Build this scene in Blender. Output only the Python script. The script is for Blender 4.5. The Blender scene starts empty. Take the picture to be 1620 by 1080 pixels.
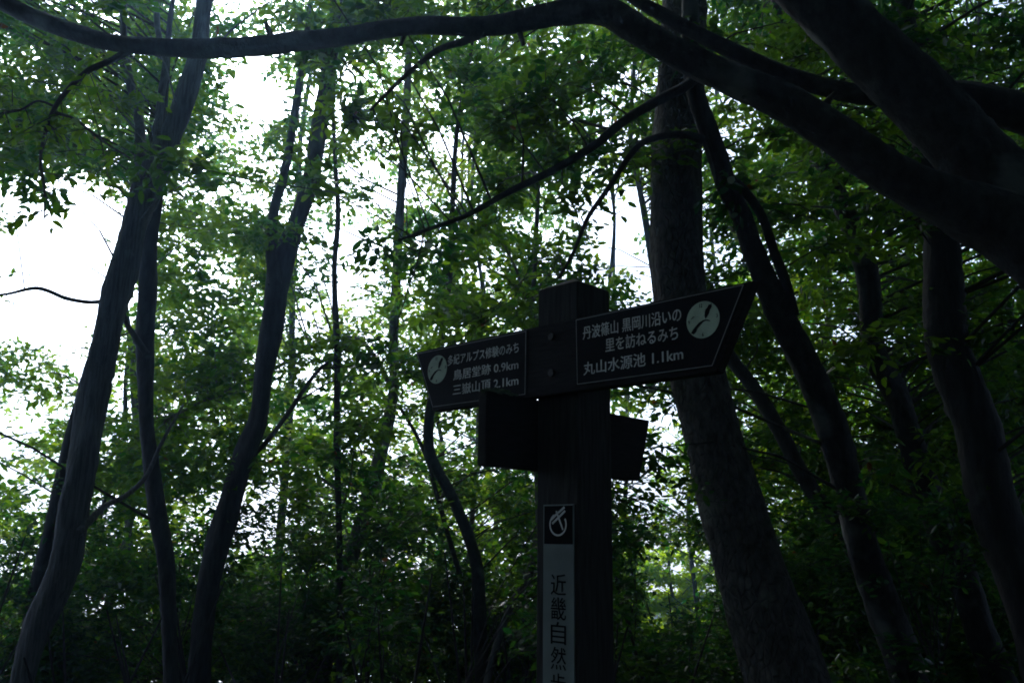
import bpy, bmesh, math, random
import numpy as np
from mathutils import Vector, Matrix

# ------------------------------------------------------------------ camera
random.seed(7); RNG = np.random.default_rng(11)
scene = bpy.context.scene
C = scene.collection
FPX, PITCH, ROLL, CAMZ = 1370.7, 0.2261, -0.0126, 1.5
cam_data = bpy.data.cameras.new('camera'); cam = bpy.data.objects.new('camera', cam_data); C.objects.link(cam)
cam_data.sensor_fit = 'HORIZONTAL'; cam_data.sensor_width = 36.0; cam_data.lens = FPX / 1620 * 36
cam_data.clip_start = 0.05; cam_data.clip_end = 2000
cam.matrix_world = Matrix.Translation((0, 0, CAMZ)) @ Matrix.Rotation(math.pi/2 + PITCH, 4, 'X') @ Matrix.Rotation(-ROLL, 4, 'Z')
scene.camera = cam

# ------------------------------------------------------------------ sky and sun
SUN_EL, SUN_AZ = math.radians(38), math.radians(-22)          # azimuth from +Y towards +X
world = bpy.data.worlds.new('World'); scene.world = world; world.use_nodes = True
nt = world.node_tree; nt.nodes.clear()
out = nt.nodes.new('ShaderNodeOutputWorld'); bg = nt.nodes.new('ShaderNodeBackground')
sky = nt.nodes.new('ShaderNodeTexSky'); sky.sky_type = 'NISHITA'; sky.sun_disc = False
sky.sun_elevation = SUN_EL; sky.sun_rotation = SUN_AZ; sky.air_density = 1.6; sky.dust_density = 5.0; sky.ozone_density = 1.0
# under overcast the pale haze carries on below the horizon: clamp the look-up direction upwards
tc = nt.nodes.new('ShaderNodeTexCoord'); sep = nt.nodes.new('ShaderNodeSeparateXYZ'); mx = nt.nodes.new('ShaderNodeMath'); mx.operation = 'MAXIMUM'
mx.inputs[1].default_value = 0.06; cmb = nt.nodes.new('ShaderNodeCombineXYZ')
nt.links.new(tc.outputs['Generated'], sep.inputs[0]); nt.links.new(sep.outputs['Z'], mx.inputs[0])
nt.links.new(sep.outputs['X'], cmb.inputs['X']); nt.links.new(sep.outputs['Y'], cmb.inputs['Y']); nt.links.new(mx.outputs[0], cmb.inputs['Z'])
nt.links.new(cmb.outputs[0], sky.inputs['Vector'])
hs = nt.nodes.new('ShaderNodeHueSaturation'); hs.inputs['Saturation'].default_value = 0.55
nt.links.new(sky.outputs[0], hs.inputs['Color'])
tintw = nt.nodes.new('ShaderNodeMixRGB'); tintw.blend_type = 'MULTIPLY'; tintw.inputs[0].default_value = 1; tintw.inputs[2].default_value = (.82, .96, 1.26, 1)   # cool daylight balance
nt.links.new(hs.outputs[0], tintw.inputs[1]); nt.links.new(tintw.outputs[0], bg.inputs['Color']); bg.inputs['Strength'].default_value = 0.15
nt.links.new(bg.outputs[0], out.inputs['Surface'])
sun_d = bpy.data.lights.new('sun', 'SUN'); sun_d.energy = 1.5; sun_d.angle = math.radians(12); sun_d.color = (1, .96, .9)
sun = bpy.data.objects.new('sun', sun_d); C.objects.link(sun)
sdir = Vector((math.sin(SUN_AZ)*math.cos(SUN_EL), math.cos(SUN_AZ)*math.cos(SUN_EL), math.sin(SUN_EL)))
sun.rotation_euler = sdir.to_track_quat('Z', 'Y').to_euler(); sun.location = (0, 0, 30)
vs = scene.view_settings; vs.view_transform = 'Standard'; vs.look = 'None'; vs.gamma = 1; vs.use_curve_mapping = False
vs.exposure = 1.05
cy = scene.cycles; cy.max_bounces = 5; cy.diffuse_bounces = 4; cy.glossy_bounces = 2; cy.transmission_bounces = 4; cy.transparent_max_bounces = 4
cy.pixel_filter_type = 'BLACKMAN_HARRIS'; cy.filter_width = 1.8; cy.caustics_reflective = False; cy.caustics_refractive = False

# ------------------------------------------------------------------ pixels and places
ct, st = math.cos(PITCH), math.sin(PITCH); cr, sr = math.cos(ROLL), math.sin(ROLL)
CAM = np.array([0, 0, CAMZ])
def ray(px, py):
    u, v = px - 810.0, 540.0 - py
    u, v = u*cr + v*sr, -u*sr + v*cr
    x, y = u/FPX, v/FPX
    return np.array([x, ct - y*st, st + y*ct])       # depth 1 along the optical axis
def at(px, py, Y):                                   # the point of that sight line lying Y metres ahead
    d = ray(px, py); return CAM + d*(Y/d[1])
def project(P):
    P = np.asarray(P, float) - CAM
    x = P[..., 0]; z = P[..., 1]*ct + P[..., 2]*st; y = -P[..., 1]*st + P[..., 2]*ct
    zz = np.where(z > .01, z, .01)
    u, v = x/zz*FPX, y/zz*FPX
    u, v = u*cr - v*sr, u*sr + v*cr
    return 810 + u, 540 - v, z
def ground(x, y):                                    # a ridge: level by the post, falling away ahead and to the left
    x = np.asarray(x, float); y = np.asarray(y, float)
    d = np.maximum(0, y - 6.0); side = 1/(1 + np.exp((x - 2.5)/2.0))
    fall = (0.05 + 0.19*side)*d*d/(d + 5)
    l = np.maximum(0, -x - 5.0); fall = fall + 0.22*l*l/(l + 5)
    bump = .05*np.sin(x*1.3 + .4)*np.cos(y*1.1) + .03*np.sin(x*2.9)*np.sin(y*2.3 + 1)
    return -fall + bump*np.minimum(1, (np.hypot(x - .16, y - 2.15))/1.5)

# ------------------------------------------------------------------ materials
def new_mat(name):
    m = bpy.data.materials.new(name); m.use_nodes = True; m.node_tree.nodes.clear()
    return m, m.node_tree.nodes, m.node_tree.links
def ramp(N, stops):
    r = N.new('ShaderNodeValToRGB'); e = r.color_ramp.elements
    while len(e) < len(stops): e.new(.5)
    for k, (p, c) in enumerate(stops): e[k].position = p; e[k].color = (*c, 1)
    return r
def bark_mat(name, dark, light, lichen, scale=(9, 9, 2.2), bump=.6, lich=.62, plates=False):
    m, N, L = new_mat(name)
    o = N.new('ShaderNodeOutputMaterial'); b = N.new('ShaderNodeBsdfPrincipled'); b.inputs['Roughness'].default_value = .9
    tc = N.new('ShaderNodeTexCoord'); mp = N.new('ShaderNodeMapping'); mp.inputs['Scale'].default_value = scale
    L.new(tc.outputs['Object'], mp.inputs[0])
    n1 = N.new('ShaderNodeTexNoise'); n1.inputs['Scale'].default_value = 3; n1.inputs['Detail'].default_value = 8; n1.inputs['Roughness'].default_value = .65
    L.new(mp.outputs[0], n1.inputs['Vector'])
    r1 = ramp(N, [(.3, dark), (.7, light)]); L.new(n1.outputs['Fac'], r1.inputs[0])
    n2 = N.new('ShaderNodeTexNoise'); n2.inputs['Scale'].default_value = 2.6; n2.inputs['Detail'].default_value = 6
    L.new(tc.outputs['Object'], n2.inputs['Vector'])
    r2 = ramp(N, [(lich, (0, 0, 0)), (lich + .09, (1, 1, 1))]); L.new(n2.outputs['Fac'], r2.inputs[0])
    mix = N.new('ShaderNodeMixRGB'); mix.inputs[2].default_value = (*lichen, 1)
    L.new(r2.outputs[0], mix.inputs[0]); L.new(r1.outputs[0], mix.inputs[1])
    L.new(mix.outputs[0], b.inputs['Base Color'])
    bp = N.new('ShaderNodeBump'); bp.inputs['Strength'].default_value = bump; bp.inputs['Distance'].default_value = .02
    if plates:
        v = N.new('ShaderNodeTexVoronoi'); v.feature = 'DISTANCE_TO_EDGE'; v.inputs['Scale'].default_value = 3.2
        L.new(mp.outputs[0], v.inputs['Vector'])
        ad = N.new('ShaderNodeMath'); ad.operation = 'MINIMUM'; ad.inputs[1].default_value = .14; L.new(v.outputs['Distance'], ad.inputs[0])
        ml = N.new('ShaderNodeMath'); ml.operation = 'MULTIPLY_ADD'; ml.inputs[1].default_value = 5; L.new(ad.outputs[0], ml.inputs[0]); L.new(n1.outputs['Fac'], ml.inputs[2])
        L.new(ml.outputs[0], bp.inputs['Height'])
    else:
        L.new(n1.outputs['Fac'], bp.inputs['Height'])
    L.new(bp.outputs[0], b.inputs['Normal']); L.new(b.outputs[0], o.inputs[0])
    return m
def leaf_mat(name, d0, d1, t0, t1, gloss=.06, trans=.5):
    m, N, L = new_mat(name)
    o = N.new('ShaderNodeOutputMaterial')
    a = N.new('ShaderNodeAttribute'); a.attribute_name = 'tint'
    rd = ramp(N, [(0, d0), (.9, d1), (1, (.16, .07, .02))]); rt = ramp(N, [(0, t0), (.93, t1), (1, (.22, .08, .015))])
    L.new(a.outputs['Fac'], rd.inputs[0]); L.new(a.outputs['Fac'], rt.inputs[0])
    d = N.new('ShaderNodeBsdfDiffuse'); t = N.new('ShaderNodeBsdfTranslucent'); g = N.new('ShaderNodeBsdfGlossy'); g.inputs['Roughness'].default_value = .38
    L.new(rd.outputs[0], d.inputs[0]); L.new(rt.outputs[0], t.inputs[0])
    m1 = N.new('ShaderNodeMixShader'); m1.inputs[0].default_value = trans; L.new(d.outputs[0], m1.inputs[1]); L.new(t.outputs[0], m1.inputs[2])
    fr = N.new('ShaderNodeLayerWeight'); fr.inputs['Blend'].default_value = .25
    fm = N.new('ShaderNodeMath'); fm.operation = 'MULTIPLY_ADD'; fm.inputs[1].default_value = .08; fm.inputs[2].default_value = gloss*.15; L.new(fr.outputs['Fresnel'], fm.inputs[0])
    m2 = N.new('ShaderNodeMixShader'); L.new(fm.outputs[0], m2.inputs[0]); L.new(m1.outputs[0], m2.inputs[1]); L.new(g.outputs[0], m2.inputs[2])
    L.new(m2.outputs[0], o.inputs[0])
    return m
def plain_mat(name, col, rough=.6, var=.25, scale=40, bump=0.0, spec=.4, stretch=(1, 1, 1)):
    m, N, L = new_mat(name)
    o = N.new('ShaderNodeOutputMaterial'); b = N.new('ShaderNodeBsdfPrincipled'); b.inputs['Roughness'].default_value = rough
    b.inputs['Specular IOR Level'].default_value = spec
    tc = N.new('ShaderNodeTexCoord'); mp = N.new('ShaderNodeMapping'); mp.inputs['Scale'].default_value = stretch
    n = N.new('ShaderNodeTexNoise'); n.inputs['Scale'].default_value = scale; n.inputs['Detail'].default_value = 7
    L.new(tc.outputs['Object'], mp.inputs[0]); L.new(mp.outputs[0], n.inputs['Vector'])
    r = ramp(N, [(.3, tuple(c*(1 - var) for c in col)), (.7, tuple(min(1, c*(1 + var)) for c in col))])
    L.new(n.outputs['Fac'], r.inputs[0]); L.new(r.outputs[0], b.inputs['Base Color'])
    if bump:
        bp = N.new('ShaderNodeBump'); bp.inputs['Strength'].default_value = bump; bp.inputs['Distance'].default_value = .004
        L.new(n.outputs['Fac'], bp.inputs['Height']); L.new(bp.outputs[0], b.inputs['Normal'])
    L.new(b.outputs[0], o.inputs[0]); return m
M = dict(
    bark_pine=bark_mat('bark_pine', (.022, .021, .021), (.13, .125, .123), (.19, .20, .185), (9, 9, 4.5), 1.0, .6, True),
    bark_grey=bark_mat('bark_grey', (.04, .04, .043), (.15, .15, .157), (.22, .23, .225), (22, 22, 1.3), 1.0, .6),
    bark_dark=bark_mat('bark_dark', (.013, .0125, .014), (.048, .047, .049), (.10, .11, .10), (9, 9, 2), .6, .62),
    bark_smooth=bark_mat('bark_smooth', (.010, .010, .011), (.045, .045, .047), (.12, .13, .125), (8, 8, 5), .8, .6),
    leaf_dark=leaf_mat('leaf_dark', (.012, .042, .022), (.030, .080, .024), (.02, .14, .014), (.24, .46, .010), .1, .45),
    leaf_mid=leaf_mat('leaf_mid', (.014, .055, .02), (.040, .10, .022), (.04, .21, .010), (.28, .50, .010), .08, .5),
    leaf_sunlit=leaf_mat('leaf_sunlit', (.06, .12, .015), (.10, .16, .02), (.28, .55, .008), (.55, .72, .012), .04, .65),  # sunlight on the far lime-green foliage is put into this leaf colour
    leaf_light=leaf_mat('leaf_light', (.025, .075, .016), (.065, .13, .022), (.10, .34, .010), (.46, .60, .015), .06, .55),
    litter=plain_mat('litter', (.026, .034, .016), .95, .5, 30, .8, .1),
    wood=plain_mat('wood', (.034, .034, .034), .85, .4, 12, .5, .2, (9, 9, .7)),
    board=plain_mat('board', (.016, .015, .016), .8, .35, 12, .4, .2, (2, 2, 14)),
    panel=plain_mat('panel', (.009, .0095, .013), .7, .35, 14, 0, .12),
    line=plain_mat('line', (.22, .23, .23), .6, .2, 60),
    white=plain_mat('white', (.68, .69, .66), .7, .22, 26),
    emblem=plain_mat('emblem', (.50, .60, .46), .7, .2, 20),
    ink=plain_mat('ink', (.008, .009, .011), .85, .2, 60, 0, .08),
    plate=plain_mat('plate', (.165, .205, .20), .7, .2, 9),
    steel=plain_mat('steel', (.016, .016, .016), .5, .3, 60),
    moss=plain_mat('moss', (.08, .11, .07), .95, .5, 120, .8, .1),
)

# ------------------------------------------------------------------ mesh helpers
def link(name, me, mat, parent=None):
    o = bpy.data.objects.new(name, me); C.objects.link(o)
    if mat is not None and len(me.materials) == 0: me.materials.append(M[mat])
    if parent is not None: o.parent = parent
    return o
def empty(name, loc):
    o = bpy.data.objects.new(name, None); o.empty_display_size = .1; o.location = loc; C.objects.link(o); return o
def tag(o, label=None, cat=None, group=None, kind=None):
    if label: o['label'] = label
    if cat: o['category'] = cat
    if group: o['group'] = group
    if kind: o['kind'] = kind
    return o
def np_mesh(name, V, F, smooth=False, tint=None):        # F: quads (n,4)
    me = bpy.data.meshes.new(name)
    V = np.ascontiguousarray(V, np.float32); F = np.ascontiguousarray(F, np.int32)
    me.vertices.add(len(V)); me.vertices.foreach_set('co', V.ravel())
    me.loops.add(F.size); me.loops.foreach_set('vertex_index', F.ravel())
    me.polygons.add(len(F)); me.polygons.foreach_set('loop_start', np.arange(0, F.size, F.shape[1], dtype=np.int32))
    me.update(calc_edges=True)
    if smooth: me.polygons.foreach_set('use_smooth', np.ones(len(F), bool))
    if tint is not None:
        at_ = me.attributes.new('tint', 'FLOAT', 'POINT'); at_.data.foreach_set('value', np.ascontiguousarray(tint, np.float32))
    me.validate(); return me
def catmull(P, R, n=6):
    P = np.asarray(P, float); R = np.asarray(R, float)
    Q = np.vstack([2*P[0] - P[1], P, 2*P[-1] - P[-2]]); out, ro = [], []
    for i in range(len(P) - 1):
        a, b, c, d = Q[i:i + 4]
        for t in np.arange(n)/n:
            out.append(.5*((2*b) + (c - a)*t + (2*a - 5*b + 4*c - d)*t*t + (3*b - a - 3*c + d)*t**3)); ro.append(R[i]*(1 - t) + R[i + 1]*t)
    out.append(P[-1]); ro.append(R[-1]); return np.array(out), np.array(ro)
class Tubes:
    def __init__(s): s.V, s.F, s.n = [], [], 0
    def add(s, P, R, sides=6, rough=0.0, seed=0):
        P = np.asarray(P, float); R = np.asarray(R, float)
        T = np.gradient(P, axis=0); T /= np.linalg.norm(T, axis=1)[:, None] + 1e-9
        ref = np.array([1., 0, 0]) if abs(T[0, 0]) < .8 else np.array([0, 1., 0])
        a = np.cross(T[0], ref); A = np.empty_like(T)                  # carry the ring frame along the tube
        for i in range(len(T)):
            a = a - T[i]*a.dot(T[i]); a = a/(math.sqrt(a.dot(a)) + 1e-9); A[i] = a
        B = np.cross(T, A)
        th = np.linspace(0, 2*math.pi, sides, endpoint=False)
        rr = np.ones((len(P), sides))*R[:, None]
        if rough:
            g = np.random.default_rng(seed); ln = np.concatenate([[0], np.cumsum(np.linalg.norm(np.diff(P, axis=0), axis=1))])
            for k in range(7):
                f = g.uniform(1.5, 9); m_ = g.integers(1, 5); ph = g.uniform(0, 6.3, 2)
                rr *= 1 + rough*.4*np.sin(ln[:, None]*f + ph[0])*np.sin(m_*th[None] + ph[1] + ln[:, None]*.4)
            rr *= 1 + rough*.25*g.standard_normal(rr.shape)
        V = P[:, None] + (A[:, None]*np.cos(th)[None, :, None] + B[:, None]*np.sin(th)[None, :, None])*rr[..., None]
        m = len(P); i = np.arange(m - 1)[:, None]*sides; j = np.arange(sides)[None]; k = (j + 1) % sides
        F = np.stack([i + j, i + k, i + sides + k, i + sides + j], -1).reshape(-1, 4) + s.n
        s.V.append(V.reshape(-1, 3)); s.F.append(F); s.n += m*sides
    def mesh(s, name, origin): return np_mesh(name, np.vstack(s.V) - np.asarray(origin), np.vstack(s.F), True)
LEAFP = np.array([[0, 0], [.28, -.42], [.66, -.40], [1, 0], [.66, .40], [.28, .42]])     # along, across (of the width)
class Leaves:
    def __init__(s): s.a = []
    def add(s, pos, d, n, size, tint): s.a.append((pos, d, n, size, tint))
    def count(s): return sum(len(x[0]) for x in s.a)
    def arrays(s):
        pos, d, n, size, tint = [np.concatenate([x[i] for x in s.a]) for i in range(5)]
        d = d/(np.linalg.norm(d, axis=1)[:, None] + 1e-9); b = np.cross(n, d); b /= np.linalg.norm(b, axis=1)[:, None] + 1e-9; n = np.cross(d, b)
        return pos, d, b, n, size, tint
    def mesh(s, name, origin, wr=.5, cheap=False):
        pos, d, b, n, size, tint = s.arrays(); k = len(pos)
        if cheap:                                        # small far leaves: a folded lozenge
            w = size*wr*1.15; V = np.empty((k, 4, 3)); lift = n*(w*RNG.uniform(.05, .3, k))[:, None]
            V[:, 0] = pos; V[:, 2] = pos + d*size[:, None]; mid = pos + d*(size*.45)[:, None] + lift
            V[:, 1] = mid - b*(w*.5)[:, None]; V[:, 3] = mid + b*(w*.5)[:, None]
            return np_mesh(name, V.reshape(-1, 3) - np.asarray(origin), np.arange(k*4).reshape(-1, 4), False, np.repeat(tint, 4))
        w = size*wr*RNG.uniform(.85, 1.15, k); fold = RNG.uniform(.1, .4, k); droop = RNG.uniform(0, .22, k)
        V = np.empty((k, 6, 3))
        for i, (u, v) in enumerate(LEAFP):
            V[:, i] = pos + d*(u*size)[:, None] + b*(v*w)[:, None] + n*(abs(v)*w*fold - droop*u*u*size)[:, None]
        base = np.arange(k)[:, None]*6
        F = np.concatenate([base + np.array([[0, 1, 2, 3]]), base + np.array([[0, 3, 4, 5]])], 1).reshape(-1, 4)
        return np_mesh(name, V.reshape(-1, 3) - np.asarray(origin), F, False, np.repeat(tint, 6))
def unit(v): v = np.asarray(v, float); return v/(np.linalg.norm(v, axis=-1, keepdims=True) + 1e-9)
def spray(L, T, base, c, r, n, leaf, tint0, flat=.55, tube=True):
    """A leafy branch end: twigs fan out from base through centre c; leaves stand alternately on the twigs."""
    per = 11; k = max(3, int(round(n/per)))
    tips = RNG.standard_normal((k, 3)); tips = unit(tips)*(RNG.uniform(.35, 1, k)**.6)[:, None]*r; tips[:, 2] *= flat
    tips += c
    fwd = c - base; fl = np.linalg.norm(fwd) + 1e-9
    org = c + (tips - c)*.15 + RNG.standard_normal((k, 3))*r*.12 - fwd/fl*r*.25
    ax = tips - org; al = np.linalg.norm(ax, axis=1)
    t = (np.arange(per) + .6)/per
    P = org[:, None] + ax[:, None]*t[None, :, None]; P[..., 2] -= (t*t)[None]*al[:, None]*.12
    axu = unit(ax)[:, None].repeat(per, 1)
    up = np.zeros((k, per, 3)); up[..., 2] = 1
    side = unit(np.cross(axu, up))*np.where(np.arange(per) % 2, 1., -1.)[None, :, None]
    D = unit(axu*RNG.uniform(.2, .9, (k, per, 1)) + side*RNG.uniform(.5, 1.1, (k, per, 1)) + RNG.standard_normal((k, per, 3))*.35)
    D[..., 2] -= .15
    Nn = unit(up + RNG.standard_normal((k, per, 3))*.62)
    P = P + RNG.standard_normal(P.shape)*leaf*.25
    sz = leaf*RNG.uniform(.6, 1.2, (k, per))
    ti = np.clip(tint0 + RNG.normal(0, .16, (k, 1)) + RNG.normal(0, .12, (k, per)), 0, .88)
    ti = np.where(RNG.random((k, per)) < .002, 1., ti)
    L.add(P.reshape(-1, 3), D.reshape(-1, 3), Nn.reshape(-1, 3), sz.ravel(), ti.ravel())
    if tube:
        for i in range(k):
            if RNG.random() < tube:
                q = np.vstack([org[i], org[i] + ax[i]*.5 + [0, 0, -al[i]*.03], org[i] + ax[i] + [0, 0, -al[i]*.12]])
                T.add(q, [.0032, .0024, .0012], 3)

# ------------------------------------------------------------------ ground
def grid_sheet(name, xs, ys):
    X, Y = np.meshgrid(xs, ys); V = np.stack([X, Y, ground(X, Y)], -1).reshape(-1, 3)
    i = np.arange(len(ys) - 1)[:, None]*len(xs); j = np.arange(len(xs) - 1)[None]
    F = np.stack([i + j, i + j + 1, i + len(xs) + j + 1, i + len(xs) + j], -1).reshape(-1, 4)
    return np_mesh(name, V, F, True)
ax = np.concatenate([-np.geomspace(150, 12, 26), np.linspace(-11, 11, 67), np.geomspace(12, 150, 26)])
ay = np.concatenate([-np.geomspace(100, 10, 16), np.linspace(-9, 24, 100), np.geomspace(25, 150, 26)])
tag(link('ground', grid_sheet('ground', ax, ay), 'litter'), 'dark mossy forest floor falling away from the ridge', 'ground', kind='structure')

# ------------------------------------------------------------------ trees
TREES = []
class Tree:
    def __init__(s, name, label, cat, bark, leaf, group=None, zmax=99, shrub=False):
        s.name, s.label, s.cat, s.bark, s.leaf, s.group, s.shrub = name, label, cat, bark, leaf, group, shrub
        s.stems = []; s.L = Leaves(); s.T = Tubes(); s.pts = None; s.crown_ok = True; s.cheap = s.name in ('unseen_shade_tree', 'rear_sapling', 'grey_tree', 'crooked_tree')
        TREES.append(s)
    def stem(s, pix, Y, dY=0, ext_down=False, ext_up=0.0, sides=18, rough=.12, part='trunk', spread=0):
        """pix: (x, y, width in pixels) from the bottom upwards; the stem stands Y metres ahead and leans dY over its length."""
        P, R = [], []
        for i, (x, y, w) in enumerate(pix):
            Yi = Y + dY*i/max(1, len(pix) - 1); p = at(x, y, Yi); P.append(p)
            depth = (p - CAM)[1]*ct + (p - CAM)[2]*st; R.append(w/2*depth/FPX)
        return s.stem3(P, R, ext_down, ext_up, sides, rough, part)
    def stem3(s, P, R, ext_down=False, ext_up=0.0, sides=18, rough=.12, part='trunk'):
        P = [np.array(p, float) for p in P]; R = list(R)
        if ext_down:
            d = P[0] - P[1]; d = d/np.linalg.norm(d); d[2] = min(d[2], -.5); d = unit(d*np.array([.75, .75, 1]))
            b = P[0] + d*max(.1, (P[0][2] - float(ground(P[0][0], P[0][1])))/-d[2])
            b[2] = float(ground(b[0], b[1])) - .12
            mid = b*.8 + P[0]*.2
            P = [b, mid] + P; R = [R[0]*1.6, R[0]*1.18] + R
        if ext_up:
            d = unit(P[-1] - P[-2]); d = unit(d + np.array([0, 0, .5])); r = R[-1]
            for k in (1, 2, 3):
                P.append(P[-1] + d*ext_up/3 + RNG.standard_normal(3)*.06*ext_up/3); R.append(r*(1 - .3*k))
        p, r = catmull(P, R, 7); s.stems.append((p, r, sides, rough, part))
        return P
    def sample(s):
        s.pts = np.vstack([p[(r > .004)] for p, r, *_ in s.stems]); s.rad = np.concatenate([r[r > .004] for p, r, *_ in s.stems])
    def branch_to(s, c, r):
        """a thin branch from the stem to a spray of leaves; returns its last piece's start"""
        d = s.pts - c; dist = np.linalg.norm(d, axis=1)
        score = dist + np.maximum(0, s.pts[:, 2] - c[2] + .15*dist)*1.5
        if s.shrub: score = dist + np.abs(s.pts[:, 2] - c[2]*.35)
        i = int(np.argmin(score + RNG.uniform(0, .4, len(score)))); a = s.pts[i]; ln = np.linalg.norm(c - a)
        r0 = min(s.rad[i]*.6, .005 + .0055*ln, .017); k = max(4, int(ln*3))
        t = np.linspace(0, 1, k)[:, None]; wob = np.cumsum(RNG.standard_normal((k, 3))*.05*ln/math.sqrt(k), 0)*np.sin(t*math.pi)
        q = a + (c - a)*t + wob; q[:, 2] += (np.sin(t[:, 0]*math.pi)*ln*.10)
        s.T.add(q, np.linspace(r0*.8, .0025, k), 4)
        return q[-2]
    def build(s):
        b = s.stems[0][0][0]; z0 = float(ground(b[0], b[1])); o = (b[0], b[1], z0)
        root = empty(s.name, o); tag(root, s.label, s.cat, s.group)
        for k, (p, r, sides, rough, part) in enumerate(s.stems):
            t = Tubes(); t.add(p, r, sides, rough, k*17 + len(p)); link(part, t.mesh(part, o), s.bark, root)
        if s.T.n: tag(link('twigs', s.T.mesh('twigs', o), s.bark, root), kind='stuff')
        if s.L.a: tag(link('crown' if not s.shrub else 'foliage', s.L.mesh('crown', o, cheap=s.cheap), s.leaf, root), kind='stuff')
        return root

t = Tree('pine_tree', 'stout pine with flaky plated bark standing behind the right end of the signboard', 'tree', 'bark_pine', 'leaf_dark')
t.stem([(1245, 1080, 130), (1188, 900, 111), (1138, 730, 92), (1104, 600, 88), (1073, 450, 83), (1070, 300, 80), (1074, 170, 75), (1080, 60, 70), (1084, -60, 66)], 4.6, .3, True, 6, 40, .05)
t.crown_ok = False
t = Tree('forked_tree', 'tall grey-barked tree with furrowed trunk, leaning and forking in three, beside the open sky', 'tree', 'bark_grey', 'leaf_mid')
t.stem([(35, 1080, 36), (60, 1000, 41), (97, 900, 46), (118, 800, 46), (134, 720, 45), (150, 620, 44), (165, 550, 43), (185, 460, 41), (211, 360, 40), (235, 295, 44), (256, 250, 37), (276, 200, 33), (300, 130, 30), (314, 80, 26), (320, 30, 23), (328, -40, 21)], 5.5, .4, True, 4, 24, .14)
t.stem([(228, 310, 26), (223, 250, 19), (222, 210, 16), (215, 168, 14), (203, 120, 13), (196, 60, 11), (196, -30, 10)], 5.72, .3, False, 2, 10, .1, 'limb')
t.stem([(243, 300, 18), (247, 240, 14), (254, 160, 12), (263, 95, 11), (250, 50, 9), (246, -20, 8)], 5.7, .3, False, 2, 10, .1, 'limb')
t.stem([(125, 842, 12), (150, 815, 10), (170, 798, 9), (200, 783, 8), (232, 752, 8), (256, 700, 6), (290, 640, 4)], 5.5, .6, False, 0, 8, .1, 'limb')
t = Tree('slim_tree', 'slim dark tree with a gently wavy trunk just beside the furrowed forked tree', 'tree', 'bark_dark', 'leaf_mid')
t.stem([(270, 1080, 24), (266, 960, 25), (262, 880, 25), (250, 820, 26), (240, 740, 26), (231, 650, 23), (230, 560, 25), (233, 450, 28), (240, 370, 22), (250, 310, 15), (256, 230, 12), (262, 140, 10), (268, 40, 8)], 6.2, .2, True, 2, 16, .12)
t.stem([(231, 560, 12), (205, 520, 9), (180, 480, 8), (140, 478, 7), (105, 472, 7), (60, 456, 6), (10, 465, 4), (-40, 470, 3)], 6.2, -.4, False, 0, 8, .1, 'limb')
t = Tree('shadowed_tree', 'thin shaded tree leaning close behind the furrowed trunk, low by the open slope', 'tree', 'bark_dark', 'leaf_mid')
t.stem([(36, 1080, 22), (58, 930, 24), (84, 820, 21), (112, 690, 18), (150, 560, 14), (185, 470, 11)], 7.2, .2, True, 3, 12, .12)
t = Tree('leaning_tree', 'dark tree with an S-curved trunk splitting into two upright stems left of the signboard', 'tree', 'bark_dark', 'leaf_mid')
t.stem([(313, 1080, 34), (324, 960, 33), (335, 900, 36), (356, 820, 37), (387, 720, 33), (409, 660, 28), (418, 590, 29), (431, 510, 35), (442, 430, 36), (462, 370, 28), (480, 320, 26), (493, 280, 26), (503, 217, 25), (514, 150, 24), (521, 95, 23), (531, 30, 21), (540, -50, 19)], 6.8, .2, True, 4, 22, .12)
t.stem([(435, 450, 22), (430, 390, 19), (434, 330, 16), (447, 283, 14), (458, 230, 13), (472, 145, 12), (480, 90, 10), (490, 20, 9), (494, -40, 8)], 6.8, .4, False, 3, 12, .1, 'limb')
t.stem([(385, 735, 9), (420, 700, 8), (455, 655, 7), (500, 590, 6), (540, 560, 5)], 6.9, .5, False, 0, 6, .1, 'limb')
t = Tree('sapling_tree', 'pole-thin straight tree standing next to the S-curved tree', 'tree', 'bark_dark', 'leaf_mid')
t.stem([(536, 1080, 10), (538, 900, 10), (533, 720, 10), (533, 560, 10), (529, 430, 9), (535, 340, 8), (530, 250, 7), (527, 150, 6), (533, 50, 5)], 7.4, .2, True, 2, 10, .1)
t = Tree('grey_tree', 'light grey slender tree behind the left tip of the signboard', 'tree', 'bark_grey', 'leaf_mid')
t.stem([(540, 930, 26), (565, 850, 24), (590, 770, 24), (608, 690, 21), (623, 615, 16), (623, 530, 15), (629, 400, 15), (634, 310, 14), (641, 210, 13), (646, 110, 11), (650, 0, 10)], 8.6, .2, True, 3, 14, .1)
t.stem([(618, 610, 9), (590, 560, 8), (560, 535, 8), (500, 545, 7), (430, 585, 6), (330, 630, 5), (260, 665, 4)], 8.6, -1.2, False, 0, 8, .1, 'limb')
t = Tree('crooked_tree', 'crooked smooth grey tree bowing under the left arm of the signboard', 'tree', 'bark_smooth', 'leaf_mid')
t.stem([(762, 1080, 24), (759, 960, 22), (755, 900, 20), (745, 860, 19), (730, 820, 19), (711, 777, 18), (691, 742, 17), (679, 710, 16), (679, 660, 15), (688, 610, 14), (700, 520, 12), (712, 420, 11), (716, 320, 9), (724, 200, 7)], 8.0, .3, True, 3, 14, .1)
t.stem([(727, 907, 9), (710, 850, 8), (697, 803, 8), (686, 765, 7), (679, 735, 7), (660, 690, 6), (630, 640, 5)], 8.1, .5, False, 0, 8, .1, 'limb')
t = Tree('bent_sapling', 'pale bent sapling curving up beside the wooden post', 'tree', 'bark_grey', 'leaf_mid')
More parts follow.
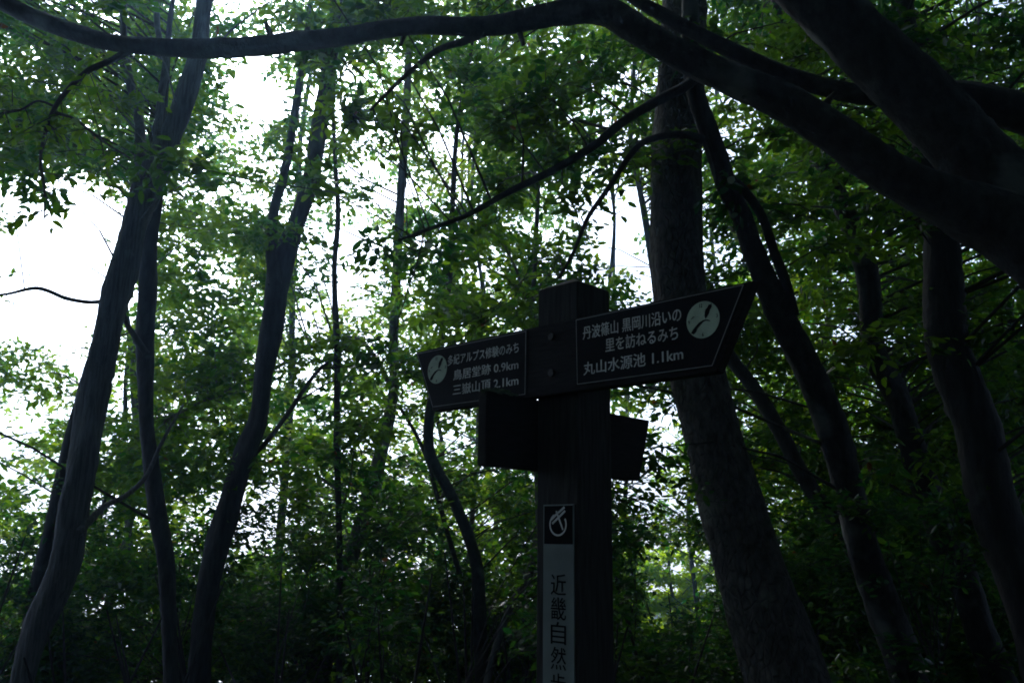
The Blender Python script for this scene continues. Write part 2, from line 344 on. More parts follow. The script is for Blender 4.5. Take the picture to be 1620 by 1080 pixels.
t.stem([(780, 1040, 11), (807, 960, 12), (830, 922, 12), (845, 880, 12), (852, 830, 11), (850, 760, 10), (842, 660, 9), (840, 540, 8), (846, 420, 7), (852, 300, 6)], 7.0, .2, True, 1.5, 10, .1)
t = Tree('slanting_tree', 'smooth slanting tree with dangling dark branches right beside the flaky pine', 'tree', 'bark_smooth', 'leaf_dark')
t.stem([(1440, 1080, 56), (1402, 970, 53), (1366, 870, 50), (1345, 785, 48), (1321, 687, 46), (1291, 613, 45), (1266, 560, 46), (1237, 500, 42), (1213, 447, 38), (1188, 390, 35), (1174, 345, 33), (1153, 300, 32), (1136, 250, 31), (1117, 200, 30), (1101, 150, 29), (1094, 90, 28), (1092, 10, 26), (1090, -70, 24)], 4.9, -.75, True, 4, 22, .1)
t.stem([(1256, 500, 18), (1240, 440, 17), (1225, 400, 16), (1207, 345, 15), (1178, 302, 15), (1150, 275, 14), (1135, 250, 14)], 4.55, -.2, False, 0, 10, .1, 'limb')
t.stem([(1104, 120, 20), (1082, 138, 17), (1040, 160, 16), (990, 190, 15), (940, 230, 14), (873, 270, 12), (807, 303, 10), (740, 340, 8), (680, 362, 6), (630, 380, 4)], 4.2, -.1, False, 0, 10, .12, 'limb')
t.stem([(1112, 222, 15), (1080, 213, 13), (1035, 219, 12), (1003, 238, 10), (962, 298, 8), (930, 345, 7), (907, 400, 6), (884, 440, 4)], 4.3, -.25, False, 0, 8, .12, 'limb')
t.stem([(1112, 200, 8), (1130, 260, 6), (1137, 300, 5), (1165, 350, 4), (1180, 400, 3)], 4.3, .1, False, 0, 6, .1, 'limb')
t = Tree('rear_sapling', 'thin pale stem rising between the post top and the flaky pine', 'tree', 'bark_grey', 'leaf_light')
t.stem([(1140, 900, 10), (1110, 760, 10), (1070, 600, 10), (1035, 440, 10), (1020, 340, 10), (1012, 300, 9), (1006, 270, 9), (998, 235, 8), (1000, 150, 7), (1010, 50, 6)], 9.5, .2, True, 2, 10, .1)
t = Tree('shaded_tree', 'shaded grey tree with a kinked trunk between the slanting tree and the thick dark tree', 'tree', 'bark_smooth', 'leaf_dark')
t.stem([(1580, 1080, 50), (1547, 987, 48), (1513, 887, 46), (1480, 815, 44), (1457, 753, 42), (1440, 690, 40), (1420, 630, 38), (1398, 590, 36), (1382, 555, 36), (1377, 493, 36), (1371, 425, 34), (1350, 370, 32), (1322, 300, 28), (1292, 235, 24), (1262, 160, 20), (1240, 60, 16)], 6.0, .2, True, 3, 20, .1)
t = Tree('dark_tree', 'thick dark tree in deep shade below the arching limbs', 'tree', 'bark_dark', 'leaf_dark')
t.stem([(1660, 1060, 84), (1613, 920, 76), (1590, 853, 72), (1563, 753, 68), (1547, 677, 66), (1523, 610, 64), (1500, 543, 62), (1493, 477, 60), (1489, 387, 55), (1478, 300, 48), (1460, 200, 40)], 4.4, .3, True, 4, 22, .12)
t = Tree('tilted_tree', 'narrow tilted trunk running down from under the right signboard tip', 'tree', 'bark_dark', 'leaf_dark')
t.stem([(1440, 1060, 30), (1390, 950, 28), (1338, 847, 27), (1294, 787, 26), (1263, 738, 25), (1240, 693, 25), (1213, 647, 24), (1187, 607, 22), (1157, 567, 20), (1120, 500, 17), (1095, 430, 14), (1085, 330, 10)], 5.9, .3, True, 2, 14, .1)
# the tree whose limbs arch over the view; its trunk stands to the right, out of the frame
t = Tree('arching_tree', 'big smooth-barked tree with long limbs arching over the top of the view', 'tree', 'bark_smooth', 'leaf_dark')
arch = t
t.stem([(1900, 1200, 190), (1860, 900, 175), (1790, 650, 160), (1700, 440, 140), (1625, 350, 118), (1597, 310, 108), (1530, 236, 100), (1463, 160, 97), (1380, 84, 94), (1287, -5, 90), (1200, -90, 82), (1120, -170, 74)], 3.2, .1, True, 2.5, 36, .1)
t.stem([(1720, 455, 110), (1650, 400, 108), (1575, 352, 96), (1497, 318, 78), (1413, 277, 66), (1330, 217, 58), (1247, 166, 53), (1163, 128, 50), (1080, 88, 50), (1005, 46, 50), (950, 18, 46), (873, 24, 35), (773, 40, 29), (673, 40, 30), (600, 49, 29), (540, 60, 28), (467, 66, 29), (400, 73, 28), (300, 77, 30), (200, 71, 27), (150, 61, 27), (100, 45, 27), (50, 26, 27), (0, 3, 25), (-60, -30, 23), (-130, -70, 21)], 3.15, .1, False, 0, 28, .11, 'limb')
t.stem([(1860, 640, 90), (1790, 330, 86), (1720, 230, 74), (1620, 182, 62), (1513, 152, 50), (1397, 151, 34), (1330, 144, 30), (1247, 121, 27), (1180, 92, 26), (1113, 58, 24), (1050, 25, 22), (980, -20, 18)], 3.5, .1, False, 1, 20, .08, 'limb')
t.stem([(205, 78, 13), (178, 95, 10), (140, 112, 9), (105, 145, 8), (84, 176, 8), (72, 210, 6), (64, 250, 5), (70, 300, 4), (70, 345, 2)], 3.24, -.15, False, 0, 8, .12, 'limb')
t.stem([(770, 50, 15), (735, 65, 13), (692, 80, 11), (655, 108, 8), (620, 140, 6), (585, 175, 4)], 3.2, .25, False, 0, 8, .12, 'limb')
t.stem([(90, 170, 5), (60, 160, 4), (30, 175, 3), (-10, 180, 3)], 3.18, -.1, False, 0, 6, .1, 'limb')
t.stem([(86, 178, 6), (120, 190, 5), (165, 225, 4), (205, 250, 3)], 3.16, -.1, False, 0, 6, .1, 'limb')
for (px, py, Y, dx, dy, w) in ((1400, 262, 3.2, 10, -34, 15), (1190, 120, 3.2, -14, 34, 12), (820, 45, 3.24, 8, 26, 9), (1490, 185, 3.22, 40, -30, 20), (430, 62, 3.26, -10, -28, 9), (1300, 170, 3.18, 22, -24, 10), (640, 52, 3.25, -6, 20, 8)):
    t.stem([(px, py, w*1.5), (px + dx*.4, py + dy*.4, w), (px + dx, py + dy, w*.7)], Y, -.05, False, 0, 10, .15, 'stub')
arch.crown_ok = False
# slender trees farther into the wood
bgs = [(425, 12.5, 15), (185, 10.5, 11), (208, 11.5, 12), (138, 12, 9), (742, 11, 9), (770, 13.5, 8), (-60, 9, 14), (-160, 12, 14), (-300, 8, 22),
        (705, 14.5, 8), (870, 16, 9), (960, 12.5, 9), (1000, 18, 8), (1180, 15, 9), (1330, 12, 13), (1420, 15, 10), (1240, 18, 8),
       (1500, 10, 17), (1640, 9, 22), (1760, 12, 18), (1900, 8.5, 28), (2050, 12, 16), (820, 20, 7), (1100, 20, 7), (1560, 18, 9), (1700, 17, 9)]
for k, (px, Y, w) in enumerate(bgs):
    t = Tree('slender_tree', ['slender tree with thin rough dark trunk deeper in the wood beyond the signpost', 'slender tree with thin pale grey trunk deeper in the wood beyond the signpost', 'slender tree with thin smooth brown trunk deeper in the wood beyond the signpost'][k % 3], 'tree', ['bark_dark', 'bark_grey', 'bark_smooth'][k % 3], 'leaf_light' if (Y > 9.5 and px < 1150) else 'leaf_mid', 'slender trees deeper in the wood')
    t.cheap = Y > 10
    lean = (810 - px)*.10 + RNG.uniform(-50, 50) if px > 0 else RNG.uniform(-90, -40); P = []; wob = 0
    for j, y in enumerate((940, 820, 700, 580, 460, 340, 220, 100)):
        wob = wob*.6 + RNG.normal(0, 13); P.append((px + lean*(j/7) + wob, y, w*(1 - .085*j)))
    t.stem(P, Y, RNG.uniform(-.4, .4), True, 3, 9, .1)
# unseen trees added behind and beside the viewer to shade the post
ring = [(-3.6, -1.2, .11), (-2.2, -3.6, .16), (.6, -4.2, .13), (2.9, -3.0, .18), (4.0, -.6, .14), (-5.4, 1.6, .12), (5.6, 2.2, .15), (-4.8, -5.2, .15), (4.9, -5.4, .15), (-.8, -6.4, .17), (-6.6, -1.6, .14), (6.8, -2.2, .16)]
for k, (x, y, r) in enumerate(ring):
    t = Tree('unseen_shade_tree', 'unseen leafy tree added behind the viewer to shade the signpost', 'tree', 'bark_dark', 'leaf_dark', 'unseen trees added to shade the signpost')
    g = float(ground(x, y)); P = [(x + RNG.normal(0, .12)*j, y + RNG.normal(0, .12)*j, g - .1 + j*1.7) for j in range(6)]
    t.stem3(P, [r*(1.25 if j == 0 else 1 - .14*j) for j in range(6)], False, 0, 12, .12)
# understorey shrubs
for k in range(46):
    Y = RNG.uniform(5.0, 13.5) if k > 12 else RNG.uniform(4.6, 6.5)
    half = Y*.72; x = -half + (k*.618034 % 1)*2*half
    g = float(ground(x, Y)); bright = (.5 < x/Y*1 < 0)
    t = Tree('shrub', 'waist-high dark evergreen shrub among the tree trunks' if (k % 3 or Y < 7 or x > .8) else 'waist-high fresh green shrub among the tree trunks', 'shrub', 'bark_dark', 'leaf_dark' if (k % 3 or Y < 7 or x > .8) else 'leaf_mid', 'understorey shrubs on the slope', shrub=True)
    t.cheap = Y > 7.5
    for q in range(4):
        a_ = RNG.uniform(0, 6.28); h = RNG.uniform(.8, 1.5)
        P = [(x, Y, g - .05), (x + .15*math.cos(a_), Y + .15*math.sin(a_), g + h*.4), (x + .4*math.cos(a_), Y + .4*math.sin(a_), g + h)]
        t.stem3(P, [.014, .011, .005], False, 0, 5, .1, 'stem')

bright = Tree('sunlit_sapling', 'bright yellow-green sapling with sunlight painted into its leaves, between the post and the flaky pine', 'tree', 'bark_grey', 'leaf_sunlit')
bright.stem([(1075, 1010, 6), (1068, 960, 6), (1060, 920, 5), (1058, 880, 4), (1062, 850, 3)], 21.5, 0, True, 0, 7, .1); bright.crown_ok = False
for t in TREES: t.sample()
cand_tree = [t for t in TREES if not t.shrub and t.crown_ok]; cand_shrub = [t for t in TREES if t.shrub]
def subs(ts):
    P = np.vstack([t.pts[::3] for t in ts]); I = np.concatenate([np.full(len(t.pts[::3]), i) for i, t in enumerate(ts)]); return P, I
TP, TI = subs(cand_tree); SP, SI = subs(cand_shrub)
def nearest(c):
    g = float(ground(c[0], c[1])); h = c[2] - g
    if h < 1.9 and c[1] > 3.5:
        d = np.linalg.norm((SP - c)*np.array([1, 1, .5]), axis=1); i = int(np.argmin(d))
        if d[i] < 2.2: return cand_shrub[SI[i]], d[i]
    v = TP - c; d = np.sqrt((v[:, :2]**2).sum(1)*1.3 + (v[:, 2]*(np.where(v[:, 2] > 0, 1.3, .55)))**2); i = int(np.argmin(d))
    return cand_tree[TI[i]], d[i]

# how open the canopy is, tenths of sky per 90-pixel field of view (rows from above the frame downwards)
OPEN = np.array([
    [2,2,3,3,3,3,2,2,1,1,1,1,2,1,1,1,1,1],
    [1,2,4,4,3,3,2,2,1,1,1,1,2,1,1,1,1,2],
    [1,1,3,4,6,5,4,1,1,1,2,4,3,2,1,1,1,1],
    [1,2,4,4,5,6,4,2,1,1,2,4,3,1,.5,.5,.5,.5],
    [3,8.5,6,4,5,6,5,2,1,1,4,5,4,2,2,1,.5,.5],
    [6,9.3,6,2,2,4,5,2,2,2,4,5,4,3,1.5,1,1,.5],
    [7,9,5,2,2,3,4,2,1,2,3,5,2,1.5,1,1,.5,.5],
    [6,7,3,2,2,4,3,2,2,2,2,4,2.5,1,1,1,.5,.5],
    [4,4,2,2,2,4,3,3,3,2,2,3,2,1,1,1,.5,.5],
    [3,2,2,3,4,3,2,2,2,2,2,2,2,1,.5,.5,.5,.5],
    [2,2,3,2,3,2,1,1,2,1,1,3,1.5,.5,.5,.5,.5,.5],
    [.6,.8,1.6,1,.5,.5,.4,.4,.5,.4,.3,1,.6,.3,.3,.3,.3,.3],
    [.2,.3,.3,.3,.3,.2,.2,.2,.2,.2,.2,.2,.2,.2,.2,.2,.2,.2]])/10
LAYERS = [(4.3, 7.0, .24, .076, .38, 140), (7.0, 11.5, .40, .09, .5, 150), (11.5, 22, .36, .145, .8, 150)]
GAIN = 2.6
# clearings where the white sky stands open between the crowns: (x, y, half width, half height, how often leaves stay out)
HOLES = [(118, 385, 92, 108, .95), (60, 520, 60, 40, .6), (385, 125, 34, 36, .8), (575, 430, 36, 52, .8), (590, 240, 26, 40, .55), (575, 110, 30, 22, .6), (1000, 425, 36, 66, .85), (985, 335, 26, 44, .8),
         (1055, 760, 45, 40, .55), (1190, 210, 40, 40, .6), (1090, 400, 40, 40, .5), (735, 690, 26, 40, .5), (455, 760, 50, 40, .45), (1545, 395, 26, 24, .8)]
def shut_out(px, py, rp, Y):
    for hx, hy, a_, b_, pr_ in HOLES:
        if ((px - hx)/(a_ + rp*.3))**2 + ((py - hy)/(b_ + rp*.25))**2 < 1 and RNG.random() < pr_: return True
    if 975 < px < 1135 and 850 < py < 1015 and RNG.random() < .93: return True
    return False
used = 0
for row in range(-4, 12):
    for col in range(-4, 22):
        inside = 0 <= row < 12 and 0 <= col < 18
        p = OPEN[min(12, max(0, row + 1)), min(17, max(0, col))]
        if col < 0: p = max(p*.6, .05)
        Ltot = -math.log(max(p, .01))*GAIN
        if not inside: Ltot *= .55
        if 2 <= col <= 6 and 0 <= row <= 8: Ltot *= 1.9 if row <= 4 else 1.5
        if row >= 9: Ltot *= 1.25
        if col >= 12 and inside: Ltot *= 1.45
        if 7 <= col <= 10 and row <= 5 and inside: Ltot *= 1.1
        if col <= 2 and row <= 2: Ltot *= 1.4
        if col <= 10 and row >= 8: Ltot *= 1.3
        for li, (ya, yb, share, leaf, r, n) in enumerate(LAYERS):
            sh = share
            if col >= 12: sh = [.34, .38, .28][li]
            if 7 <= col <= 10 and 1 <= row <= 4: sh = [.38, .36, .26][li]
            if col <= 4 and row >= 3: sh = [.12, .42, .46][li]
            Ym = (ya + yb)/2; rp = r*FPX/Ym; Lc = n*leaf*leaf*.5*.56*.55/(math.pi*r*r)
            cnt = RNG.poisson(sh*Ltot*8100/(math.pi*rp*rp*Lc))
            for _ in range(cnt):
                px, py = col*90 + RNG.uniform(0, 90), row*90 + RNG.uniform(0, 90); Y = RNG.uniform(ya, yb)
                if px < 560 and py > 380 and li == 0: Y = RNG.uniform(7.0, 8.6)
                if px > 1060 and py > 430 and Y < 6.3 and (px < 1300 or RNG.random() < .6): Y = RNG.uniform(6.3, 8)
                if 630 < px < 860 and py > 590 and Y < 8.7: Y = RNG.uniform(8.7, 10)
                if shut_out(px, py, r*FPX/Y, Y): continue
                c = at(px, py, Y); g = float(ground(c[0], c[1]))
                if c[2] < g + .12: continue
                tr, d = nearest(c)
                if d > 6.2: continue
                s_ = RNG.uniform(.75, 1.25)
                base = tr.branch_to(c, r)
                low = tr.shrub and Y < 9
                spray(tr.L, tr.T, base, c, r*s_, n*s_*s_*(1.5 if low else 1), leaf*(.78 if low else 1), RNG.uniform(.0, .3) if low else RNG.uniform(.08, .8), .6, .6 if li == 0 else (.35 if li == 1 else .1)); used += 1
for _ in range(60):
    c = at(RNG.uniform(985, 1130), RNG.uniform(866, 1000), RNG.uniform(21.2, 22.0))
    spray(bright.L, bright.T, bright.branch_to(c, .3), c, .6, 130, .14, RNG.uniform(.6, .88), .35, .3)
# unseen canopy overhead and leaf curtain behind the viewer, added to block sky light
def outside_view(c):
    x, y, z = project(c); return z < .2 or x < -250 or x > 1870 or y < -420
ring_t = [t for t in cand_tree if t.name == 'unseen_shade_tree']
def add_canopy(c, r, n, leaf):
    tr, d = nearest(c)
    base = tr.branch_to(c, r); spray(tr.L, tr.T, base, c, r, n, leaf, RNG.uniform(.1, .5), .5, .1)
for _ in range(1500):
    c = np.array([RNG.uniform(-9, 9), RNG.uniform(-8, 10), RNG.uniform(5.6, 9)])
    if outside_view(c): add_canopy(c, 1.1, 110, .2)
for _ in range(1000):
    a_ = RNG.uniform(math.radians(48), math.radians(312)); rr = RNG.uniform(3.4, 9)
    c = np.array([math.sin(a_)*rr, math.cos(a_)*rr, RNG.uniform(.6, 7)])
    if outside_view(c): add_canopy(c, .9, 100, .2)
print('sprays', used, 'leaves', sum(t.L.count() for t in TREES))
ROOTS = [(t, t.build()) for t in TREES]
# large single leaves hanging from the near limb, each a leaf of its own
arch_root = dict((id(t), r) for t, r in ROOTS)[id(arch)]
AO = np.array(arch_root.location)
def leaf_shape(k):
    g = np.random.default_rng(k); nseg = 5; V, F = [], []
    for i in range(nseg + 1):
        u = i/nseg; wd = .27*math.sin(math.pi*min(1, u**.8))**.8*(1 - .25*u) + .003; z = -.16*u*u*(1 + .5*k)
        V += [(u, -wd, z + .3*wd + .02*math.sin(7*u + k)), (u, 0, z), (u, wd, z + .3*wd + .02*math.cos(6*u + k))]
    for i in range(nseg):
        a_ = 3*i; F += [[a_, a_ + 1, a_ + 4, a_ + 3], [a_ + 1, a_ + 2, a_ + 5, a_ + 4]]
    me = np_mesh('leaf', np.array(V), np.array(F), True, np.full(len(V), [.25, .45, .6, .75][k])); me.materials.append(M['leaf_mid']); return me
LM = [leaf_shape(k) for k in range(4)]
twig = Tubes(); nleaf = 0
lp = np.vstack([p for p, r, *_ in arch.stems[3:]]); 
starts = [(px, py) for px, py in ((150, 112), (120, 130), (90, 165), (75, 205), (66, 245), (70, 300), (70, 335), (40, 170), (10, 178), (120, 190), (165, 225), (200, 248), (190, 90), (100, 150), (655, 108), (620, 140), (590, 172), (700, 80), (80, 185), (60, 270), (140, 205), (20, 175))]
for px, py in starts:
    q0 = at(px, py, 3.12 if px < 400 else 3.4); i = int(np.argmin(np.linalg.norm(lp - q0, axis=1))); q0 = lp[i]
    for rep_ in range(2):
        dr = unit(np.array([RNG.normal(0, .8), RNG.normal(0, .5), RNG.normal(-.25, .45)])); ln = RNG.uniform(.1, .26)
        pts = np.array([q0 + dr*ln*t_ + np.array([0, 0, -.10*ln*t_*t_*2]) for t_ in np.linspace(0, 1, 5)])
        twig.add(pts, np.linspace(.0026, .001, 5), 4)
        for j in range(6):
            if nleaf >= 290: break
            t_ = (j + .8)/6; p = q0 + dr*ln*t_ + np.array([0, 0, -.2*ln*t_*t_]); sd = unit(np.cross(dr, [0, 0, 1.]))*(1 if j % 2 else -1)
            d = unit(dr*.6 + sd*.9 + RNG.standard_normal(3)*.3 + np.array([0, 0, -.35])); nn = unit(np.array([0, 0, 1.]) + RNG.standard_normal(3)*.45)
            b = unit(np.cross(nn, d)); nn = np.cross(d, b); sz = RNG.uniform(.035, .062)
            o = bpy.data.objects.new('leaf', LM[int(RNG.integers(4))]); C.objects.link(o); o.parent = arch_root
            o.matrix_local = Matrix(((d[0]*sz, b[0]*sz, nn[0]*sz, p[0] - AO[0]), (d[1]*sz, b[1]*sz, nn[1]*sz, p[1] - AO[1]), (d[2]*sz, b[2]*sz, nn[2]*sz, p[2] - AO[2]), (0, 0, 0, 1))); nleaf += 1
tag(link('twigs', twig.mesh('twigs', AO), 'bark_smooth', arch_root), kind='stuff')

# ------------------------------------------------------------------ signpost
S, X0, Y0, PHI = .13, .1577, 2.1468, .7659
ZT, B1T, B1B, B2T, B2B = [CAMZ + v for v in (.6293, .5242, .3454, .3452, .1694)]
av = np.array([math.cos(PHI), -math.sin(PHI), 0]); nv = np.array([-math.sin(PHI), -math.cos(PHI), 0]); zv = np.array([0, 0, 1.])
PC = np.array([X0, Y0, 0])
post = empty('signpost', (X0, Y0, float(ground(X0, Y0))))
tag(post, 'wooden trail signpost with crossed dark direction boards and white lettering', 'signpost')
OFS = np.array(post.location)
BT = .03
def bm_mesh(name, V, F):
    me = bpy.data.meshes.new(name); me.from_pydata([tuple(v) for v in V], [], F); me.validate(); me.update(); return me
def prism(name, poly, org, u, v, w, depth, mat, parent, bevel=.0):
    """extrude a polygon given in (u, v) coordinates by depth along w"""
    n = len(poly); A = [org + u*p[0] + v*p[1] for p in poly]; B = [a + w*depth for a in A]
    V = [x - OFS for x in A + B]
    F = [list(range(n))[::-1], list(range(n, 2*n))] + [[i, (i + 1) % n, n + (i + 1) % n, n + i] for i in range(n)]
    me = bm_mesh(name, V, F)
    import bmesh
    bm = bmesh.new(); bm.from_mesh(me); bmesh.ops.recalc_face_normals(bm, faces=bm.faces)
    if bevel: bmesh.ops.bevel(bm, geom=bm.edges[:], offset=bevel, segments=2, affect='EDGES', profile=.6)
    bm.to_mesh(me); bm.free()
    o = link(name, me, mat, parent); return o
# the square post with its low pyramid top
import bmesh
zb = float(ground(X0, Y0)) - .3
bm = bmesh.new(); h = S/2
cor = [(-1, -1), (1, -1), (1, 1), (-1, 1)]
lo = [bm.verts.new(Vector(PC + av*h*i + nv*h*j + zv*zb - OFS)) for i, j in cor]
hi = [bm.verts.new(Vector(PC + av*h*i + nv*h*j + zv*ZT - OFS)) for i, j in cor]
tp = bm.verts.new(Vector(PC + zv*(ZT + .034) - OFS))
bm.faces.new(lo[::-1])
for i in range(4):
    j = (i + 1) % 4; bm.faces.new([lo[i], lo[j], hi[j], hi[i]]); bm.faces.new([hi[i], hi[j], tp])
bmesh.ops.recalc_face_normals(bm, faces=bm.faces)
bmesh.ops.bevel(bm, geom=[e for e in bm.edges], offset=.004, segments=2, affect='EDGES', profile=.6)
me = bpy.data.meshes.new('post'); bm.to_mesh(me); bm.free(); link('post', me, 'wood', post)
# upper board on the near-left face, one plank with pointed ends
O1 = PC + nv*(S/2)
b1 = prism('direction_board', [(-.5102, B1T), (-.4286, B1B), (.4611, B1B), (.5553, B1T)], O1, av, zv, nv, BT, 'board', post, .004)
O1f = PC + nv*(S/2 + BT)
O2 = PC - av*(S/2)
b2 = prism('direction_board', [(-.242, B2T), (.42, B2T), (.3636, B2B), (-.242, B2B)], O2, -nv, zv, -av, BT, 'board', post, .004)
def on_plane(px, py, org, n):                       # sight line meets a plane of the post
    d = ray(px, py); t_ = np.dot(org - CAM, n)/np.dot(d, n); return CAM + d*t_
def on1(px, py): q = on_plane(px, py, O1f, nv) - PC; return float(q @ av), float(q[2])
def inset(poly, d):
    c = np.mean(poly, 0); return [tuple(np.array(p) + (c - np.array(p))/np.linalg.norm(c - np.array(p))*d) for p in poly]
def text(name, body, box, org, u, v, w, mat, parent, bold=.0, lift=.0032):
    cu = bpy.data.curves.new(name, 'FONT'); cu.body = body; cu.size = 1; cu.extrude = .004; cu.resolution_u = 3
    ob = bpy.data.objects.new(name, cu); C.objects.link(ob); bpy.context.view_layer.update()
    me = bpy.data.meshes.new_from_object(ob.evaluated_get(bpy.context.evaluated_depsgraph_get()))
    bpy.data.objects.remove(ob); bpy.data.curves.remove(cu)
    if bold:                                         # a second pass beside the first thickens the strokes
        bm2 = bmesh.new(); bm2.from_mesh(me); g2 = bmesh.ops.duplicate(bm2, geom=bm2.verts[:] + bm2.edges[:] + bm2.faces[:])['geom']
        for gv in g2:
            if isinstance(gv, bmesh.types.BMVert): gv.co += Vector((bold, bold*.6, .002))
        bm2.to_mesh(me); bm2.free()
    n = len(me.vertices); co = np.empty(n*3); me.vertices.foreach_get('co', co); co = co.reshape(-1, 3)
    mn, mx_ = co.min(0), co.max(0); x0, x1, y0, y1 = box
    sx = (x1 - x0)/(mx_[0] - mn[0]); sy = (y1 - y0)/(mx_[1] - mn[1]); 
    P = org + u*(x0 + (co[:, :1] - mn[0])*sx) + v*(y0 + (co[:, 1:2] - mn[1])*sy) + w*(lift + (co[:, 2:3] - mn[2])*.06) - OFS
    me.vertices.foreach_set('co', P.ravel()); me.update(); me.materials.clear()
    return link(name, me, mat, parent)
def frame_line(poly, wd, org, u, v, w, mat, parent, lift):
    """a thin painted outline as one closed ribbon"""
    c = np.mean(poly, 0); A = [np.array(p) for p in poly]; n = len(A); IN = []
    for i in range(n):
        p, q, r = A[i - 1], A[i], A[(i + 1) % n]; e1 = unit(q - p); e2 = unit(r - q)
        n1 = np.array([-e1[1], e1[0]]); n2 = np.array([-e2[1], e2[0]])
        if np.dot(n1, c - q) < 0: n1 = -n1
        if np.dot(n2, c - q) < 0: n2 = -n2
        b = unit(n1 + n2); IN.append(q + b*wd/np.dot(b, n1))
    V = [org + u*p[0] + v*p[1] + w*lift - OFS for p in A + IN]
    F = [[i, (i + 1) % n, n + (i + 1) % n, n + i] for i in range(n)]
    return link('frame_line', bm_mesh('frame_line', V, F), mat, parent)
zO = np.zeros(3)
BASE1 = np.array([PC[0], PC[1], 0]) + nv*(S/2 + BT)
pr = [on1(912, 506), on1(914, 608.5), on1(1128, 579), on1(1178, 450)]
pl = [on1(661, 559.5), on1(685.5, 644), on1(832, 624), on1(833.5, 523.7)]
def grow(poly, d): return [tuple(np.array(p) + unit(np.array(p) - np.mean(poly, 0))*d) for p in poly]
for poly in (pr, pl):
    prism('panel', grow(poly, .004), BASE1, av, zv, nv, .002, 'panel', b1)
    frame_line(poly, .002, BASE1, av, zv, nv, 'line', b1, .0028)
def line_box(x0, y0t, y0b, x1, y1t, y1b):
    a1, a2 = on1(x0, y0t), on1(x0, y0b); c1, c2 = on1(x1, y1t), on1(x1, y1b)
    return a2[0], c2[0], (a2[1] + c2[1])/2, (a1[1] + c1[1])/2
for body, bx in (('丹波篠山 黒岡川沿いの', (923.6, 514.5, 537, 1079.5, 488, 509.5)), ('里を訪ねるみち', (959.3, 534.5, 557, 1074.4, 516, 538)), ('丸山水源池 1.1km', (924.6, 570.5, 593, 1082.5, 550.5, 571)),
                 ('多紀アルプス修験のみち', (709.6, 561.5, 578.5, 822, 542, 558.5)), ('鳥居堂跡 0.9km', (718.5, 583.2, 601, 821.5, 569.5, 585.5)), ('三嶽山頂 2.1km', (717.8, 607, 625.5, 821.5, 593.5, 610))):
    text('lettering', body, line_box(*bx), BASE1, av, zv, nv, 'white', b1, .022)
BIRDS = [[(.17, .02), (.12, .18), (.16, .42), (.20, .52), (.30, .60), (.42, .78), (.48, .72), (.56, .80), (.58, .62), (.46, .46), (.38, .26), (.24, .08)],
         [(.16, -.02), (.0, -.04), (-.22, -.12), (-.42, -.28), (-.62, -.46), (-.74, -.62), (-.68, -.66), (-.58, -.72), (-.44, -.62), (-.34, -.42), (-.16, -.26), (.04, -.12), (.2, -.09), (.46, -.16), (.42, -.10), (.3, -.05)]]
for (cx, cy_, ry) in ((1113, 506, 29), (692.9, 584.5, 22)):
    e0, z0 = on1(cx, cy_); e1, z1 = on1(cx, cy_ - ry); R_ = z1 - z0
    prism('emblem_disc', [(e0 + R_*math.cos(k*math.pi/24), z0 + R_*math.sin(k*math.pi/24)) for k in range(48)], BASE1 + nv*.0021, av, zv, nv, .001, 'emblem', b1)
    for bd in BIRDS: prism('emblem_bird', [(e0 + R_*x, z0 + R_*y) for x, y in bd], BASE1 + nv*.0032, av, zv, nv, .0006, 'ink', b1)
    for s_, x, y in (('12', -.08, .78), ('3', .86, .08), ('6', -.02, -.8), ('9', -.84, -.02)):
        text('numeral', s_, (e0 + R_*(x - .045*len(s_)), e0 + R_*(x + .045*len(s_)), z0 + R_*(y - .1), z0 + R_*(y + .1)), BASE1, av, zv, nv, 'ink', b1, 0, .0033)
    for k in (0, 1):
        x, y = ((-.62, .14), (-.55, .2))[k]; prism('emblem_bird', [(e0 + R_*(x + dx), z0 + R_*(y + dy)) for dx, dy in ((-.1, 0), (-.02, .06), (.1, .03), (0, .02))], BASE1 + nv*.0032, av, zv, nv, .0006, 'ink', b1)
for py in (533, 590):                                  # bolts through the board into the post
    e0, z0 = on1(873, py)
    prism('bolt', [(e0 + .009*math.cos(k*math.pi/6), z0 + .009*math.sin(k*math.pi/6)) for k in range(12)], BASE1, av, zv, nv, .005, 'steel', b1, .001)
# name plate on the near-left face of the post
BF = PC + nv*(S/2)
def onf(px, py): q = on_plane(px, py, BF, nv) - PC; return float(q @ av), float(q[2])
l, ztop = onf(861, 798); r_, _ = onf(909, 798); _, zsq = onf(885, 860)
np_ = prism('name_plate', [(l, ztop), (l, ztop - 1.15), (r_, ztop - 1.15), (r_, ztop)], BF, av, zv, nv, .003, 'plate', post, .0008)
BF3 = PC + nv*(S/2 + .003); PB = np.array([PC[0], PC[1], 0]) + nv*(S/2 + .003)
m_ = .0035
prism('emblem_square', [(l + m_, ztop - m_), (l + m_, zsq), (r_ - m_, zsq), (r_ - m_, ztop - m_)], PB, av, zv, nv, .0008, 'ink', np_)
cxe, cze = (l + r_)/2, (ztop + zsq)/2 - .001
def ring_mark(rx, rz, wd, a0, a1):
    n = 40; V, F = [], []
    for k in range(n + 1):
        a_ = a0 + (a1 - a0)*k/n
        for f_ in (1, 1 - wd): V.append(PB + av*(cxe + rx*f_*math.cos(a_)) + zv*(cze + rz*f_*math.sin(a_)) + nv*.0014 - OFS)
    for k in range(n): F.append([2*k, 2*k + 1, 2*k + 3, 2*k + 2])
    link('emblem_ring', bm_mesh('emblem_ring', V, F), 'white', np_)
W2 = (r_ - l)/2
ring_mark(W2*.57, W2*.57, .16, math.radians(118), math.radians(392))
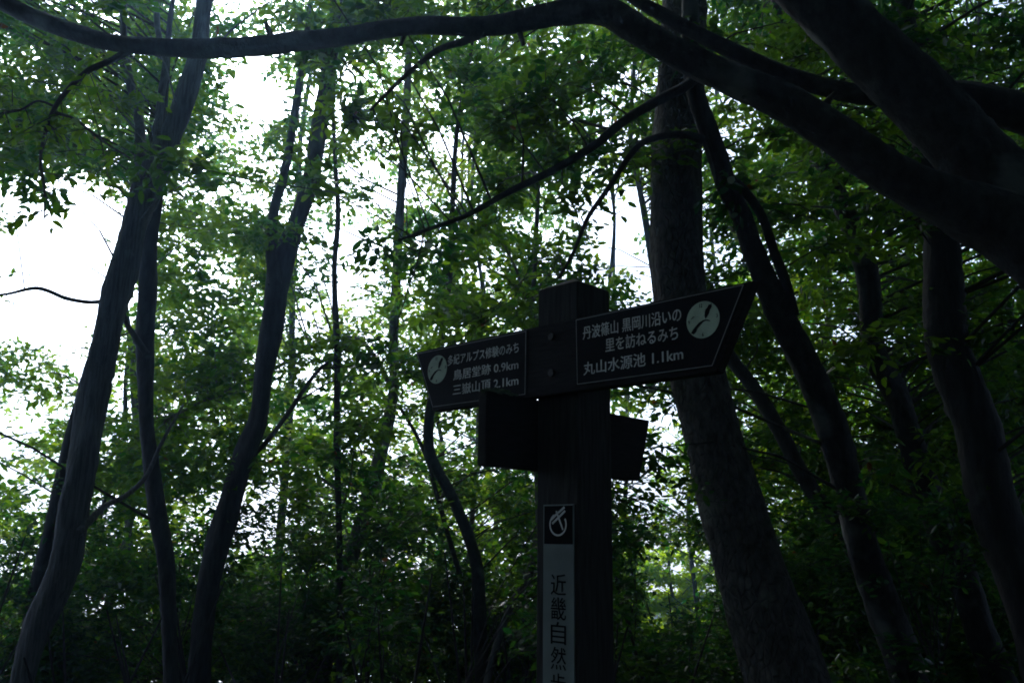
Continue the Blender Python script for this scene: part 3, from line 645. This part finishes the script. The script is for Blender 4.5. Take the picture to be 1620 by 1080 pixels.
def bar(x0, y0, x1, y1, wd):
    p, q = np.array([cxe + x0*W2, cze + y0*W2]), np.array([cxe + x1*W2, cze + y1*W2]); d = unit(q - p); nn = np.array([-d[1], d[0]])*wd*W2/2
    prism('emblem_bar', [tuple(p + nn), tuple(p - nn), tuple(q - nn), tuple(q + nn)], PB + nv*.0009, av, zv, nv, .0006, 'white', np_)
bar(-.45, .24, -.1, .5, .11); bar(.0, .56, .42, .84, .11); bar(-.38, .04, .46, .66, .11); bar(-.12, .66, .32, -.26, .09)
for ch, y0, y1 in (('近', 908, 940), ('畿', 945, 979), ('自', 984, 1017), ('然', 1024, 1057), ('歩', 1066, 1098)):
    (x0, z0), (x1, z1) = onf(873, y1), onf(897, y0)
    text('lettering', ch, (x0, x1, z0, z1), PB, av, zv, nv, 'ink', np_, 0, .0006)
# moss cushion on the top edge of the lower board
bm = bmesh.new(); bmesh.ops.create_icosphere(bm, subdivisions=4, radius=1)
for v in bm.verts:
    k = 1 + .25*math.sin(v.co.x*9 + 1)*math.sin(v.co.y*8) + random.uniform(-.08, .08)
    q = PC - av*(S/2 + BT/2) + nv*.185 + zv*(B2T - .002) - nv*(v.co.x*.055*k) - av*(v.co.y*.015*k) + zv*(max(v.co.z, -.1)*.014*k)
    v.co = Vector(q - OFS)
me = bpy.data.meshes.new('moss'); bm.to_mesh(me); bm.free(); tag(link('moss', me, 'moss', b2), kind='stuff')

# ------------------------------------------------------------------ bluish haze added in place of lens glare
HB = (-152, -102, -75, 152, 152, 19)
vx = [(HB[0 if i in (0, 3, 4, 7) else 3], HB[1 if i in (0, 1, 4, 5) else 4], HB[2 if i < 4 else 5]) for i in range(8)]
hme = bm_mesh('haze', vx, [[0, 3, 2, 1], [4, 5, 6, 7], [0, 1, 5, 4], [1, 2, 6, 5], [2, 3, 7, 6], [3, 0, 4, 7]])
hm = bpy.data.materials.new('haze'); hm.use_nodes = True; hn = hm.node_tree; hn.nodes.clear()
ho = hn.nodes.new('ShaderNodeOutputMaterial'); hv = hn.nodes.new('ShaderNodeVolumePrincipled')
hv.inputs['Color'].default_value = (.34, .62, 1, 1); hv.inputs['Density'].default_value = .0027; hv.inputs['Anisotropy'].default_value = .8
hn.links.new(hv.outputs[0], ho.inputs['Volume'])
ho_ = bpy.data.objects.new('haze', hme); hme.materials.append(hm); C.objects.link(ho_); tag(ho_, 'thin bluish haze added through the wood in place of lens glare', 'haze', kind='stuff')
